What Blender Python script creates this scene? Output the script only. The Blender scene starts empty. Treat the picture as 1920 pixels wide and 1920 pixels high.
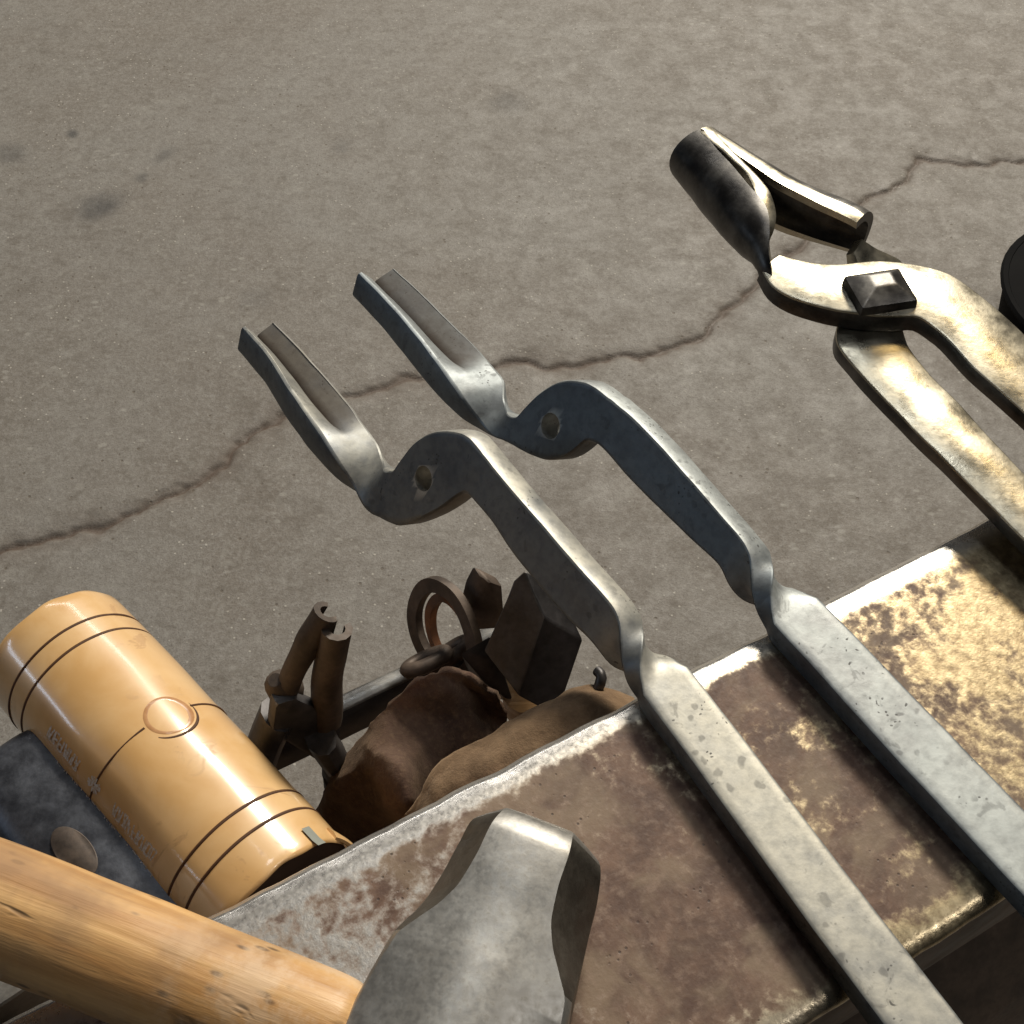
import bpy, bmesh, math, random
import numpy as np
from mathutils import Vector, Matrix, noise

# ------------------------------------------------------------------ camera
sc = bpy.context.scene
CAM_H = 0.403                       # metres above the anvil face (z = 0)
PITCH = math.radians(52.0)
FPX = 2318.0                        # focal length in pixels of the 1920 px photograph
cam_d = bpy.data.cameras.new("camera")
cam_d.sensor_fit = 'HORIZONTAL'; cam_d.sensor_width = 36.0
cam_d.lens = FPX / 1920.0 * 36.0
cam_d.clip_start = 0.02; cam_d.clip_end = 60
cam = bpy.data.objects.new("camera", cam_d); sc.collection.objects.link(cam)
cam.location = (0, 0, CAM_H); cam.rotation_euler = (math.pi/2 - PITCH, 0, 0)
sc.camera = cam

# ------------------------------------------------------------------ world, lamps, exposure
world = bpy.data.worlds.new("World"); sc.world = world; world.use_nodes = True
bg = world.node_tree.nodes["Background"]
bg.inputs[0].default_value = (0.80, 0.86, 1.0, 1); bg.inputs[1].default_value = 0.022
sc.view_settings.view_transform = 'Standard'; sc.view_settings.look = 'None'
sc.view_settings.exposure = 0.0; sc.view_settings.gamma = 1.0
AIM = Vector((0.05, 0.35, 0.0))
def area(name, yaw, elev, dist, size, power, col, sizey=None, aim=AIM):
    l = bpy.data.lights.new(name, 'AREA'); l.energy = power; l.color = col
    l.shape = 'RECTANGLE'; l.size = size; l.size_y = sizey or size
    o = bpy.data.objects.new(name, l); sc.collection.objects.link(o)
    y, e = math.radians(yaw), math.radians(elev)
    o.location = aim + Vector((math.sin(y)*math.cos(e), math.cos(y)*math.cos(e), math.sin(e)))*dist
    o.rotation_euler = (aim - o.location).to_track_quat('-Z', 'Y').to_euler()
    return o
area("key_lamp", 17, 36, 9.0, 2.0, 990, (1.0, 0.94, 0.83), 1.6)
area("warm_lamp", 33, 48, 6.0, 0.8, 25, (1.0, 0.72, 0.34), 0.8, Vector((0.42, 0.7, 0.0)))
area("window_lamp", -13, 30, 7.0, 3.8, 40, (1.0, 0.98, 0.95), 0.30)
area("door_lamp", -100, 27, 2.6, 1.3, 5, (0.66, 0.81, 1.0), 0.13, Vector((-0.1, 0.5, -0.3)))
area("skylight_lamp", 0, 69, 4.0, 0.6, 10, (0.90, 0.95, 1.0))
area("side_lamp", 100, 55, 3.5, 0.55, 13, (1.0, 0.98, 0.95))

# ------------------------------------------------------------------ helpers
C_, S_ = math.cos(PITCH), math.sin(PITCH)
ORG = Vector((0, 0, CAM_H))
def ray(u, v):
    x = (u-960)/FPX; y = -(v-960)/FPX
    return Vector((x, C_ + y*S_, -S_ + y*C_))
def at(u, v, z=0.0):                # a measured point of the photograph, at its real height z
    d = ray(u, v); return ORG + d*((z-CAM_H)/d.z)
def onplane(u, v, p0, n):
    d = ray(u, v); return ORG + d*(n.dot(p0-ORG)/n.dot(d))
UP = Vector((0, 0, 1))
def link(o): sc.collection.objects.link(o); return o
def tag(o, label=None, cat=None, group=None, kind=None):
    if label: o["label"] = label
    if cat: o["category"] = cat
    if group: o["group"] = group
    if kind: o["kind"] = kind
    return o
def empty(name, loc, rz=0.0):
    o = bpy.data.objects.new(name, None); link(o); o.location = loc; o.rotation_euler = (0, 0, rz)
    o.empty_display_size = 0.02
    return o
def mesh_obj(name, verts, faces, mat, parent=None, smooth=40, mats=None):
    me = bpy.data.meshes.new(name)
    me.from_pydata([tuple(v) for v in verts], [], faces); me.update()
    if mats:
        for m in mats: me.materials.append(m)
    else: me.materials.append(mat)
    bm = bmesh.new(); bm.from_mesh(me); bmesh.ops.recalc_face_normals(bm, faces=bm.faces); bm.to_mesh(me); bm.free()
    if smooth:
        for p in me.polygons: p.use_smooth = True
        me.set_sharp_from_angle(angle=math.radians(smooth))
    o = bpy.data.objects.new(name, me); link(o)
    if parent:
        o.parent = parent
        bpy.context.view_layer.update() if False else None
        M = Matrix.Translation(parent.location) @ parent.rotation_euler.to_matrix().to_4x4()
        o.matrix_parent_inverse = Matrix.Identity(4)
        inv = M.inverted()
        me.transform(inv)           # children are modelled in world space, stored in the parent's space
    return o
def loft(rings, caps=True, closed_path=False):
    n = len(rings[0]); V = []; F = []
    for r in rings: V += r
    m = len(rings)
    for i in range(m if closed_path else m-1):
        a, b = i*n, ((i+1) % m)*n
        for j in range(n):
            k = (j+1) % n; F.append((a+j, a+k, b+k, b+j))
    if caps and not closed_path:
        F.append(tuple(range(n-1, -1, -1))); F.append(tuple(range((m-1)*n, m*n)))
    return V, F
def spline(keys, ts):               # keys: sorted [(t, array)], Catmull style finite-difference cubic
    T = np.array([k[0] for k in keys], float); Y = np.array([np.atleast_1d(np.array(k[1], float)) for k in keys])
    D = np.zeros_like(Y)
    for c in range(Y.shape[1]):     # monotone slopes keep forged outlines from overshooting
        h = np.diff(T); dl = np.diff(Y[:, c])/h
        D[0, c] = dl[0]; D[-1, c] = dl[-1]
        for i in range(1, len(T)-1):
            D[i, c] = 0 if dl[i-1]*dl[i] <= 0 else (h[i-1]+h[i])/((h[i-1])/dl[i]+(h[i])/dl[i-1])
    out = []
    for t in ts:
        i = min(max(np.searchsorted(T, t)-1, 0), len(T)-2); h = T[i+1]-T[i]; s = min(max((t-T[i])/h, 0), 1)
        out.append((2*s**3-3*s**2+1)*Y[i] + (s**3-2*s**2+s)*h*D[i] + (-2*s**3+3*s**2)*Y[i+1] + (s**3-s**2)*h*D[i+1])
    return out
def tube(path, rad, n=14, flat=1.0, upv=UP):
    """rings round a path; rad: number or list; flat scales the second axis"""
    rings = []
    for i, p in enumerate(path):
        t = (path[min(i+1, len(path)-1)] - path[max(i-1, 0)]).normalized()
        a = t.cross(upv); a = a.normalized() if a.length > 1e-6 else Vector((1, 0, 0))
        b = a.cross(t)
        r = rad[i] if isinstance(rad, (list, tuple)) else rad
        rings.append([p + a*(r*math.cos(2*math.pi*k/n)) + b*(r*flat*math.sin(2*math.pi*k/n)) for k in range(n)])
    return rings
def polyline(pts, n):
    keys = []; s = 0
    for i, p in enumerate(pts):
        if i: s += (p-pts[i-1]).length
        keys.append((s, list(p)))
    return [Vector(q) for q in spline(keys, np.linspace(0, s, n))]
def rough_up(o, amp, scale, seed=0.0):
    for v in o.data.vertices:
        v.co += noise.noise_vector(v.co*scale + Vector((seed, seed*2, 0)))*amp
def hull(name, pts, mat, parent=None, bevel=0.0, seg=2):
    bm = bmesh.new()
    for p in pts: bm.verts.new(p)
    bmesh.ops.convex_hull(bm, input=bm.verts)
    bmesh.ops.dissolve_limit(bm, angle_limit=0.05, verts=bm.verts, edges=bm.edges)
    if bevel: bmesh.ops.bevel(bm, geom=bm.edges[:], offset=bevel, segments=seg, affect='EDGES', profile=0.6)
    me = bpy.data.meshes.new(name); bm.to_mesh(me); bm.free()
    V = [v.co.copy() for v in me.vertices]; F = [tuple(p.vertices) for p in me.polygons]
    bpy.data.meshes.remove(me)
    return mesh_obj(name, V, F, mat, parent, smooth=35)

# ------------------------------------------------------------------ materials
class NT:
    def __init__(s, name):
        s.m = bpy.data.materials.new(name); s.m.use_nodes = True
        s.t = s.m.node_tree; s.b = s.t.nodes["Principled BSDF"]
        s.co = s.t.nodes.new("ShaderNodeTexCoord").outputs["Object"]
    def n(s, typ, **kw):
        nd = s.t.nodes.new(typ)
        for k, v in kw.items(): setattr(nd, k, v)
        return nd
    def l(s, a, b): s.t.links.new(a, b)
    def setv(s, sock, v):
        if hasattr(v, "is_linked") or isinstance(v, bpy.types.NodeSocket): s.l(v, sock)
        else: sock.default_value = v
    def noise(s, scale, detail=6, rough=0.6, dist=0.0, vec=None, out="Fac"):
        nd = s.n("ShaderNodeTexNoise"); nd.inputs["Scale"].default_value = scale
        nd.inputs["Detail"].default_value = detail; nd.inputs["Roughness"].default_value = rough
        nd.inputs["Distortion"].default_value = dist; s.l(vec or s.co, nd.inputs["Vector"]); return nd.outputs[out]
    def voro(s, scale, vec=None, rnd=1.0, feature='F1', out="Distance"):
        nd = s.n("ShaderNodeTexVoronoi", feature=feature); nd.inputs["Scale"].default_value = scale
        nd.inputs["Randomness"].default_value = rnd; s.l(vec or s.co, nd.inputs["Vector"]); return nd.outputs[out]
    def mapr(s, v, a, b, c=0.0, d=1.0, smooth=True):
        nd = s.n("ShaderNodeMapRange", interpolation_type='SMOOTHSTEP' if smooth else 'LINEAR')
        s.setv(nd.inputs[0], v)
        for i, x in enumerate((a, b, c, d)): nd.inputs[i+1].default_value = x
        return nd.outputs[0]
    def math(s, op, a, b=0.0, c=0.0):
        nd = s.n("ShaderNodeMath", operation=op)
        for i, x in enumerate((a, b, c)): s.setv(nd.inputs[i], x)
        return nd.outputs[0]
    def mix(s, f, a, b):
        nd = s.n("ShaderNodeMix", data_type='RGBA'); s.setv(nd.inputs[0], f)
        for i, x in ((6, a), (7, b)):
            if isinstance(x, (tuple, list)): nd.inputs[i].default_value = (*x[:3], 1)
            else: s.l(x, nd.inputs[i])
        return nd.outputs[2]
    def mapping(s, sc_=(1, 1, 1), rot=(0, 0, 0), vec=None):
        nd = s.n("ShaderNodeMapping"); nd.inputs["Scale"].default_value = sc_; nd.inputs["Rotation"].default_value = rot
        s.l(vec or s.co, nd.inputs["Vector"]); return nd.outputs[0]
    def xyz(s):
        nd = s.n("ShaderNodeSeparateXYZ"); s.l(s.co, nd.inputs[0]); return nd.outputs
    def out(s, col, rough=0.5, metal=0.0, bump=None, bstr=0.3, bdist=0.001, coat=0.0, spec=None):
        for k, v in (("Base Color", col), ("Roughness", rough), ("Metallic", metal)):
            if isinstance(v, (tuple, list)): s.b.inputs[k].default_value = (*v[:3], 1)
            else: s.setv(s.b.inputs[k], v)
        if coat: s.b.inputs["Coat Weight"].default_value = coat; s.b.inputs["Coat Roughness"].default_value = 0.13
        if spec is not None: s.setv(s.b.inputs["Specular IOR Level"], spec)
        if bump is not None:
            bn = s.n("ShaderNodeBump"); bn.inputs["Strength"].default_value = bstr; bn.inputs["Distance"].default_value = bdist
            s.l(bump, bn.inputs["Height"]); s.l(bn.outputs[0], s.b.inputs["Normal"])
        return s.m

def mat_forged(name, dark, light, metal=0.75, rough=(0.34, 0.6), spots=True, scale=1.0, bias=0.5, stain=(0.035, 0.032, 0.028), scale_shaded=False, off=0.0):
    t = NT(name)
    if off:
        nd = t.n("ShaderNodeVectorMath", operation='ADD'); t.l(t.co, nd.inputs[0]); nd.inputs[1].default_value = (off, off*.7, off*.3); t.co = nd.outputs[0]
    a = t.noise(55*scale, 8, 0.62); b = t.noise(260*scale, 5, 0.6); c = t.noise(14*scale, 4, 0.6, 0.6)
    f = t.mapr(t.math('ADD', t.math('MULTIPLY', a, 0.55), t.math('MULTIPLY', c, 0.45)), bias-0.16, bias+0.16)
    col = t.mix(f, dark, light)
    col = t.mix(t.mapr(b, 0.35, 0.75, 0.0, 0.35), col, tuple(x*0.55 for x in dark))
    r = t.mapr(a, 0.3, 0.7, rough[0], rough[1]); h = t.math('ADD', a, t.math('MULTIPLY', b, 0.6))
    me = metal
    if scale_shaded: h = t.math('ADD', h, t.math('MULTIPLY', t.voro(75, feature='SMOOTH_F1'), 1.6))
    if spots:
        warp = t.noise(120, 3, 0.5, out="Color")
        nd = t.n("ShaderNodeVectorMath", operation='MULTIPLY_ADD'); t.l(warp, nd.inputs[0]); nd.inputs[1].default_value = (.007,)*3; t.l(t.co, nd.inputs[2])
        v1 = t.voro(150, nd.outputs[0]); v2 = t.voro(420, nd.outputs[0])
        gate = t.mapr(t.noise(24, 3), 0.50, 0.58)
        s1 = t.math('MULTIPLY', t.mapr(v1, 0.16, 0.27, 1, 0), gate)
        s2 = t.math('MULTIPLY', t.mapr(v2, 0.16, 0.26, 1, 0), t.mapr(t.noise(60, 2), 0.55, 0.65))
        bl = t.mapr(t.noise(95, 4, 0.62, 0.8), 0.60, 0.66); sp = t.math('MAXIMUM', t.math('MULTIPLY', s1, 0.45), t.math('MAXIMUM', s2, t.math('MULTIPLY', bl, 0.35)))
        col = t.mix(t.math('MULTIPLY', sp, 0.8), col, stain)
        h = t.math('SUBTRACT', h, t.math('MULTIPLY', sp, 0.12))
        me = t.math('MULTIPLY_ADD', sp, -0.5, metal)
    if scale_shaded:                      # scale on the worked end, shade painted on sides; rust and shade in groove
        sc_ = t.n("ShaderNodeAttribute", attribute_name="scale").outputs["Fac"]; gv = t.n("ShaderNodeAttribute", attribute_name="groove").outputs["Fac"]
        nd = t.n("ShaderNodeMix", data_type='RGBA', blend_type='MULTIPLY'); t.l(sc_, nd.inputs[0]); t.l(col, nd.inputs[6]); nd.inputs[7].default_value = (0.34, 0.375, 0.43, 1); col = nd.outputs[2]
        gf = t.math('MULTIPLY', gv, t.mapr(a, 0.25, 0.6, 0.7, 1.0)); col = t.mix(t.math('MULTIPLY', gf, 0.9), col, (0.075, 0.052, 0.036))
        me = t.math('MULTIPLY', me if not isinstance(me, float) else me, t.math('SUBTRACT', 1.0, t.math('MULTIPLY', gf, 0.8)))
        r = t.math('MULTIPLY_ADD', gf, 0.25, t.math('ADD', r, 0.05))
    return t.out(col, r, me, h, 0.25, 0.0005)

M = {}
M['blank'] = mat_forged("forged_blank_steel", (0.24, 0.245, 0.245), (0.52, 0.495, 0.42), 0.55, (0.40, 0.55), bias=0.44, scale_shaded=True)
M['blank2'] = mat_forged("forged_blank_steel_cool", (0.24, 0.245, 0.245), (0.45, 0.475, 0.46), 0.55, (0.40, 0.55), bias=0.44, scale_shaded=True, off=0.37)
M['tong'] = mat_forged("worn_tong_steel", (0.36, 0.325, 0.245), (0.60, 0.55, 0.43), 0.95, (0.24, 0.40), spots=False, scale=1.3, bias=0.46)
M['tongdark'] = mat_forged("dark_tong_steel", (0.045, 0.042, 0.04), (0.17, 0.16, 0.145), 0.8, (0.30, 0.48), spots=False, scale=1.2)  # dark tone for jaws, rivet, bar sides and undersides
M['hammer'] = mat_forged("brushed_hammer_steel", (0.20, 0.19, 0.175), (0.36, 0.35, 0.325), 0.95, (0.30, 0.44), spots=False, scale=3.2, bias=0.44)
M['darksteel'] = mat_forged("blackened_steel", (0.035, 0.033, 0.032), (0.13, 0.12, 0.12), 0.6, (0.4, 0.6), spots=False)
M['bluesteel'] = mat_forged("blued_hammer_steel", (0.040, 0.042, 0.05), (0.105, 0.112, 0.13), 0.6, (0.36, 0.5), spots=False, scale=2.2)
M['oldtong'] = mat_forged("old_tong_iron", (0.030, 0.023, 0.019), (0.12, 0.088, 0.066), 0.4, (0.5, 0.7), spots=False, scale=1.5)
M['brownsteel'] = mat_forged("brown_oxide_steel", (0.05, 0.036, 0.028), (0.19, 0.14, 0.105), 0.35, (0.5, 0.7), spots=False)
M['greysteel'] = mat_forged("dull_grey_steel", (0.07, 0.062, 0.055), (0.17, 0.15, 0.135), 0.5, (0.45, 0.6), spots=False, scale=1.6)
M['facet'] = mat_forged("shaded_facet_steel", (0.085, 0.076, 0.062), (0.16, 0.145, 0.12), 0.7, (0.42, 0.55), spots=False, scale=3.0)  # shade of the hammer bevels put into a darker steel
M['rust'] = mat_forged("orange_rust", (0.13, 0.06, 0.03), (0.36, 0.15, 0.06), 0.1, (0.6, 0.85), spots=False)

def mat_hammer():
    t = NT("ground_hammer_steel")
    st = t.noise(1.0, 4, 0.65, 0.3, t.mapping((160, 160, 160))); f2 = t.noise(520, 3, 0.6); lo = t.noise(22, 3, 0.5)
    col = t.mix(t.mapr(st, 0.35, 0.7), (0.29, 0.28, 0.26), (0.40, 0.39, 0.365))
    col = t.mix(t.mapr(f2, 0.55, 0.75, 0, 0.35), col, (0.16, 0.145, 0.12))
    col = t.mix(t.mapr(lo, 0.35, 0.75, 0, 0.22), col, (0.26, 0.225, 0.18))
    return t.out(col, t.mapr(f2, 0.3, 0.7, 0.38, 0.50), 0.78, f2, 0.12, 0.0003)
M['hammer'] = mat_hammer()
def mat_anvil():
    t = NT("rusty_anvil_steel"); X = t.xyz()
    big = t.noise(11, 6, 0.62, 0.8); mid = t.noise(60, 5, 0.68, 0.4); fine = t.noise(210, 4, 0.65); vf = t.noise(560, 2, 0.6)
    rust = t.mix(t.mapr(mid, 0.35, 0.68), (0.088, 0.044, 0.027), (0.175, 0.10, 0.064))
    rust = t.mix(t.mapr(t.noise(26, 4, 0.6, 1.0), 0.46, 0.66, 0, 0.75), rust, (0.235, 0.168, 0.108)); rust = t.mix(t.mapr(fine, 0.46, 0.75, 0, 0.6), rust, (0.29, 0.20, 0.145))
    steel = t.mix(t.mapr(fine, 0.3, 0.75), (0.26, 0.20, 0.12), (0.56, 0.46, 0.29)); steel = t.mix(t.mapr(X[0], 0.20, 0.05), steel, (0.46, 0.43, 0.39))  # golden glare at right, pale fill light at left, put into the steel
    # bare steel with painted glare: right hand part, left hand end, worn long edges
    right = t.mapr(X[0], 0.15, 0.36); left = t.mapr(X[0], 0.15, 0.0)
    edge1 = t.mapr(X[1], -0.014, -0.003); edge2 = t.mapr(X[1], -0.108, -0.124)
    w = t.math('MULTIPLY', right, 0.17)
    w = t.math('ADD', w, t.math('MULTIPLY', t.mapr(t.noise(8.5, 3, 0.6, 1.0), 0.52, 0.68), 0.10)); w = t.math('ADD', w, t.math('MULTIPLY', left, 0.17))
    w = t.math('ADD', w, t.math('MULTIPLY', edge1, 0.34)); w = t.math('ADD', w, t.math('MULTIPLY', edge2, 0.22))
    k = t.math('ADD', t.math('ADD', t.math('MULTIPLY', big, 0.32), t.math('MULTIPLY', mid, 0.36)), t.math('ADD', t.math('MULTIPLY', fine, 0.32), w))
    steel = t.mix(t.math('MULTIPLY', edge1, 0.9), steel, (0.74, 0.71, 0.66)); f = t.mapr(k, 0.57, 0.71)  # far-edge highlight put into a paler steel
    e3 = t.mapr(X[1], -0.1185, -0.1220); f = t.math('MAXIMUM', f, t.math('MULTIPLY', e3, 0.92))
    col = t.mix(f, rust, steel)
    pit = t.mapr(t.voro(330, rnd=1.0), 0.10, 0.2, 1, 0); pit = t.math('MULTIPLY', t.math('MULTIPLY', pit, t.mapr(t.noise(24, 3), 0.54, 0.62)), t.mapr(f, 0.6, 0.1))
    col = t.mix(t.math('MULTIPLY', pit, 0.7), col, (0.035, 0.024, 0.02))
    rough = t.mapr(f, 0, 1, 0.62, 0.42); rough = t.math('MULTIPLY_ADD', edge1, -0.16, rough); rough = t.math('MULTIPLY_ADD', e3, -0.14, rough); rough = t.math('MULTIPLY_ADD', t.math('SUBTRACT', vf, 0.5), 0.3, rough)
    h = t.math('ADD', t.math('MULTIPLY', mid, 1.0), t.math('ADD', t.math('MULTIPLY', fine, 0.7), t.math('MULTIPLY', vf, 0.35)))
    h = t.math('SUBTRACT', h, t.math('MULTIPLY', pit, 0.8)); h = t.math('MULTIPLY', h, t.mapr(X[1], -0.014, -0.003, 1.0, 0.15))
    return t.out(col, rough, t.math('MULTIPLY', f, 0.85), h, 0.32, 0.0006)
M['anvil'] = mat_anvil()

def mat_floor():
    t = NT("stained_concrete")
    big = t.noise(2.2, 3, 0.6, 0.6); mid = t.noise(20, 5, 0.7, 0.3); fine = t.noise(150, 4, 0.75); vf = t.noise(430, 2, 0.7)
    col = t.mix(t.mapr(big, 0.2, 0.8), (0.161, 0.139, 0.115), (0.207, 0.194, 0.174))
    col = t.mix(t.mapr(mid, 0.35, 0.75, 0.0, 0.32), col, (0.129, 0.108, 0.089))
    col = t.mix(t.mapr(fine, 0.4, 0.7, 0.0, 0.7), col, (0.257, 0.240, 0.218))
    col = t.mix(t.mapr(vf, 0.48, 0.75, 0.0, 0.65), col, (0.090, 0.076, 0.062))
    col = t.mix(t.mapr(t.noise(60, 3, 0.7), 0.46, 0.70, 0.0, 0.42), col, (0.107, 0.091, 0.072))
    col = t.mix(t.mapr(t.noise(48, 3, 0.7, 0, t.mapping((1, 1, 1), (0, 0, 0.7))), 0.52, 0.72, 0.0, 0.35), col, (0.279, 0.265, 0.236))
    stn = t.math('MULTIPLY', t.mapr(t.noise(5.5, 4, 0.6, 1.2), 0.52, 0.70), t.mapr(t.noise(30, 3, 0.7), 0.35, 0.6)); col = t.mix(t.math('MULTIPLY', stn, 0.4), col, (0.105, 0.088, 0.07))
    lgt = t.math('MULTIPLY', t.mapr(t.voro(38, t.mapping((1, 1.6, 1), (0, 0, 0.9))), 0.10, 0.24, 1, 0), t.mapr(t.noise(8, 2), 0.52, 0.62)); col = t.mix(t.math('MULTIPLY', lgt, 0.45), col, (0.33, 0.315, 0.28))
    # scattered sand grains and dark grit
    g1 = t.math('MULTIPLY', t.mapr(t.voro(80), 0.07, 0.16, 1, 0), t.mapr(t.noise(9, 3), 0.46, 0.54))
    g2 = t.math('MULTIPLY', t.mapr(t.voro(62, t.mapping((1, 1, 1), (0, 0, 1.1))), 0.07, 0.16, 1, 0), t.mapr(t.noise(12, 3, dist=1), 0.50, 0.58))
    g3 = t.math('MULTIPLY', t.mapr(t.voro(26, t.mapping((1, 1.3, 1), (0, 0, 0.5))), 0.06, 0.22, 1, 0), t.mapr(t.noise(7, 3, dist=1), 0.56, 0.66))
    col = t.mix(t.math('MULTIPLY', g1, 0.55), col, (0.476, 0.448, 0.392))
    col = t.mix(t.math('MULTIPLY', g2, 0.8), col, (0.107, 0.086, 0.064))
    col = t.mix(t.math('MULTIPLY', g3, 0.6), col, (0.115, 0.098, 0.080))
    # dirt lying in the crack, and one old oil spot
    at_ = t.n("ShaderNodeAttribute", attribute_name="crack").outputs["Fac"]
    dirt = t.math('MULTIPLY', at_, t.mapr(fine, 0.25, 0.6, 0.55, 1.0))
    col = t.mix(t.math('MINIMUM', t.math('MULTIPLY', dirt, 0.9), 1.0), col, (0.070, 0.042, 0.026))
    sp = t.n("ShaderNodeAttribute", attribute_name="oil").outputs["Fac"]
    col = t.mix(t.math('MULTIPLY', sp, t.mapr(mid, 0.3, 0.6, 0.6, 1.0)), col, (0.045, 0.043, 0.042))
    h = t.math('ADD', t.math('MULTIPLY', fine, 0.8), t.math('ADD', t.math('MULTIPLY', vf, 0.4), t.math('MULTIPLY', g1, 0.5)))
    h = t.math('SUBTRACT', h, t.math('MULTIPLY', g2, 0.6))
    return t.out(col, t.mapr(mid, 0.3, 0.7, 0.55, 0.75), 0.0, h, 0.35, 0.0025, spec=0.35)
M['floor'] = mat_floor()

def mat_rawhide():
    t = NT("shellacked_rawhide")
    st = t.mapping((1, 9, 1)); a = t.noise(28, 6, 0.6, 0.5); b = t.noise(9, 3, 0.5, 0.5); c = t.noise(230, 4, 0.6)
    col = t.mix(t.mapr(a, 0.32, 0.7), (0.68, 0.40, 0.155), (0.77, 0.50, 0.235))
    col = t.mix(t.mapr(b, 0.5, 0.75, 0, 0.45), col, (0.58, 0.34, 0.15))
    scf = t.math('MULTIPLY', t.mapr(t.noise(1.0, 4, 0.7, 0.6, t.mapping((60, 60, 18))), 0.60, 0.68), t.mapr(t.noise(17, 2), 0.45, 0.6)); col = t.mix(t.math('MULTIPLY', scf, 0.45), col, (0.40, 0.21, 0.085))
    sc_ = t.math('MULTIPLY', t.mapr(t.voro(70), 0.04, 0.09, 1, 0), t.mapr(t.noise(20, 2), 0.55, 0.62))
    col = t.mix(t.math('MULTIPLY', sc_, 0.6), col, (0.16, 0.08, 0.03))
    return t.out(col, t.math('ADD', t.mapr(a, 0.3, 0.7, 0.30, 0.42), t.math('MULTIPLY', scf, 0.2)), 0.0, t.math('ADD', a, t.math('MULTIPLY', c, 0.25)), 0.05, 0.0010, coat=1.0)
M['rawhide'] = mat_rawhide()
t = NT("groove_brown"); M['groove'] = t.out(t.mix(t.noise(200), (0.045, 0.016, 0.005), (0.11, 0.042, 0.012)), 0.7)
t = NT("plug_rawhide"); M['plug'] = t.out(t.mix(t.mapr(t.noise(90, 5), 0.3, 0.7), (0.42, 0.20, 0.08), (0.60, 0.33, 0.15)), 0.3, 0, t.noise(60, 3), 0.25, 0.002, coat=0.5)
t = NT("rubbed_foil"); M['foil'] = t.out(t.mix(t.mapr(t.noise(900, 3), 0.35, 0.65), (0.50, 0.37, 0.24), (0.66, 0.63, 0.61)), 0.4, 0.0)
t = NT("grey_tape"); M['tape'] = t.out(t.mix(t.noise(300), (0.20, 0.21, 0.18), (0.27, 0.28, 0.24)), 0.5)
t = NT("shaded_end_grain"); M['endgrain'] = t.out(t.mix(t.noise(80), (0.03, 0.018, 0.012), (0.09, 0.05, 0.03)), 0.8)  # shade on the hide's end faces put into the colour

def mat_wood():
    t = NT("ash_handle_wood")
    st = t.mapping((5, 70, 70)); st2 = t.mapping((14, 170, 170)); st3 = t.mapping((28, 120, 120))
    a = t.noise(1.0, 6, 0.6, 0.7, st); b = t.noise(1.0, 5, 0.6, 0.2, st2); g = t.noise(16, 5, 0.6)
    col = t.mix(t.mapr(a, 0.3, 0.7), (0.47, 0.24, 0.08), (0.70, 0.43, 0.18))
    col = t.mix(t.mapr(b, 0.5, 0.78, 0, 0.55), col, (0.30, 0.135, 0.045))
    sc_ = t.mapr(t.noise(1.0, 3, 0.5, 0.4, st3), 0.60, 0.70)
    col = t.mix(t.math('MULTIPLY', sc_, 0.85), col, (0.10, 0.05, 0.022))
    # grime held by the grain, and a pale scuffed patch next to the head
    col = t.mix(t.math('MULTIPLY', t.mapr(g, 0.44, 0.62), 0.6), col, (0.26, 0.15, 0.075))
    vs = t.math('MULTIPLY', t.mapr(t.voro(1.0, t.mapping((75, 190, 190))), 0.10, 0.24, 1, 0), t.mapr(t.noise(35, 2), 0.48, 0.6)); col = t.mix(t.math('MULTIPLY', vs, 0.75), col, (0.07, 0.04, 0.02))
    X = t.xyz(); sx = t.math('MULTIPLY', t.mapr(X[0], -0.115, -0.045), t.mapr(t.noise(45, 6, 0.7), 0.44, 0.62))
    col = t.mix(t.math('MULTIPLY', sx, 0.6), col, (0.66, 0.48, 0.31))
    return t.out(col, t.mapr(g, 0.3, 0.7, 0.42, 0.66), 0.0, t.math('ADD', t.math('ADD', a, b), t.math('MULTIPLY', sc_, -0.8)), 0.42, 0.0012)
M['wood'] = mat_wood()
def mat_suede(name, c1, c2, c3):
    t = NT(name)
    a = t.noise(30, 6, 0.65, 0.5); b = t.noise(420, 6, 0.75); c = t.noise(11, 4, 0.6, 0.8)
    col = t.mix(t.mapr(a, 0.3, 0.7), c1, c2)
    col = t.mix(t.mapr(c, 0.5, 0.68, 0, 0.55), col, c3)
    col = t.mix(t.mapr(b, 0.45, 0.8, 0, 0.5), col, (0.32, 0.22, 0.13))
    m = t.out(col, 0.92, 0, t.math('ADD', a, b), 0.6, 0.0014, spec=0.15)
    t.b.inputs["Sheen Weight"].default_value = 0.35; t.b.inputs["Sheen Tint"].default_value = (0.8, 0.6, 0.4, 1)
    return m
M['suede'] = mat_suede("dark_suede", (0.060, 0.036, 0.030), (0.17, 0.105, 0.075), (0.12, 0.045, 0.045))
M['suedelight'] = mat_suede("tan_suede", (0.12, 0.075, 0.045), (0.29, 0.19, 0.11), (0.20, 0.12, 0.07))
t = NT("black_rubber"); M['rubber'] = t.out(t.mix(t.noise(20), (0.004, 0.004, 0.0045), (0.010, 0.0095, 0.009)), 0.85, 0, t.noise(60), 0.2, spec=0.08)
t = NT("stump_wood"); M['stump'] = t.out(t.mix(t.noise(1, 6, 0.6, 0.5, t.mapping((30, 30, 3))), (0.10, 0.06, 0.035), (0.24, 0.15, 0.09)), 0.8, 0, t.noise(40), 0.4)

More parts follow.
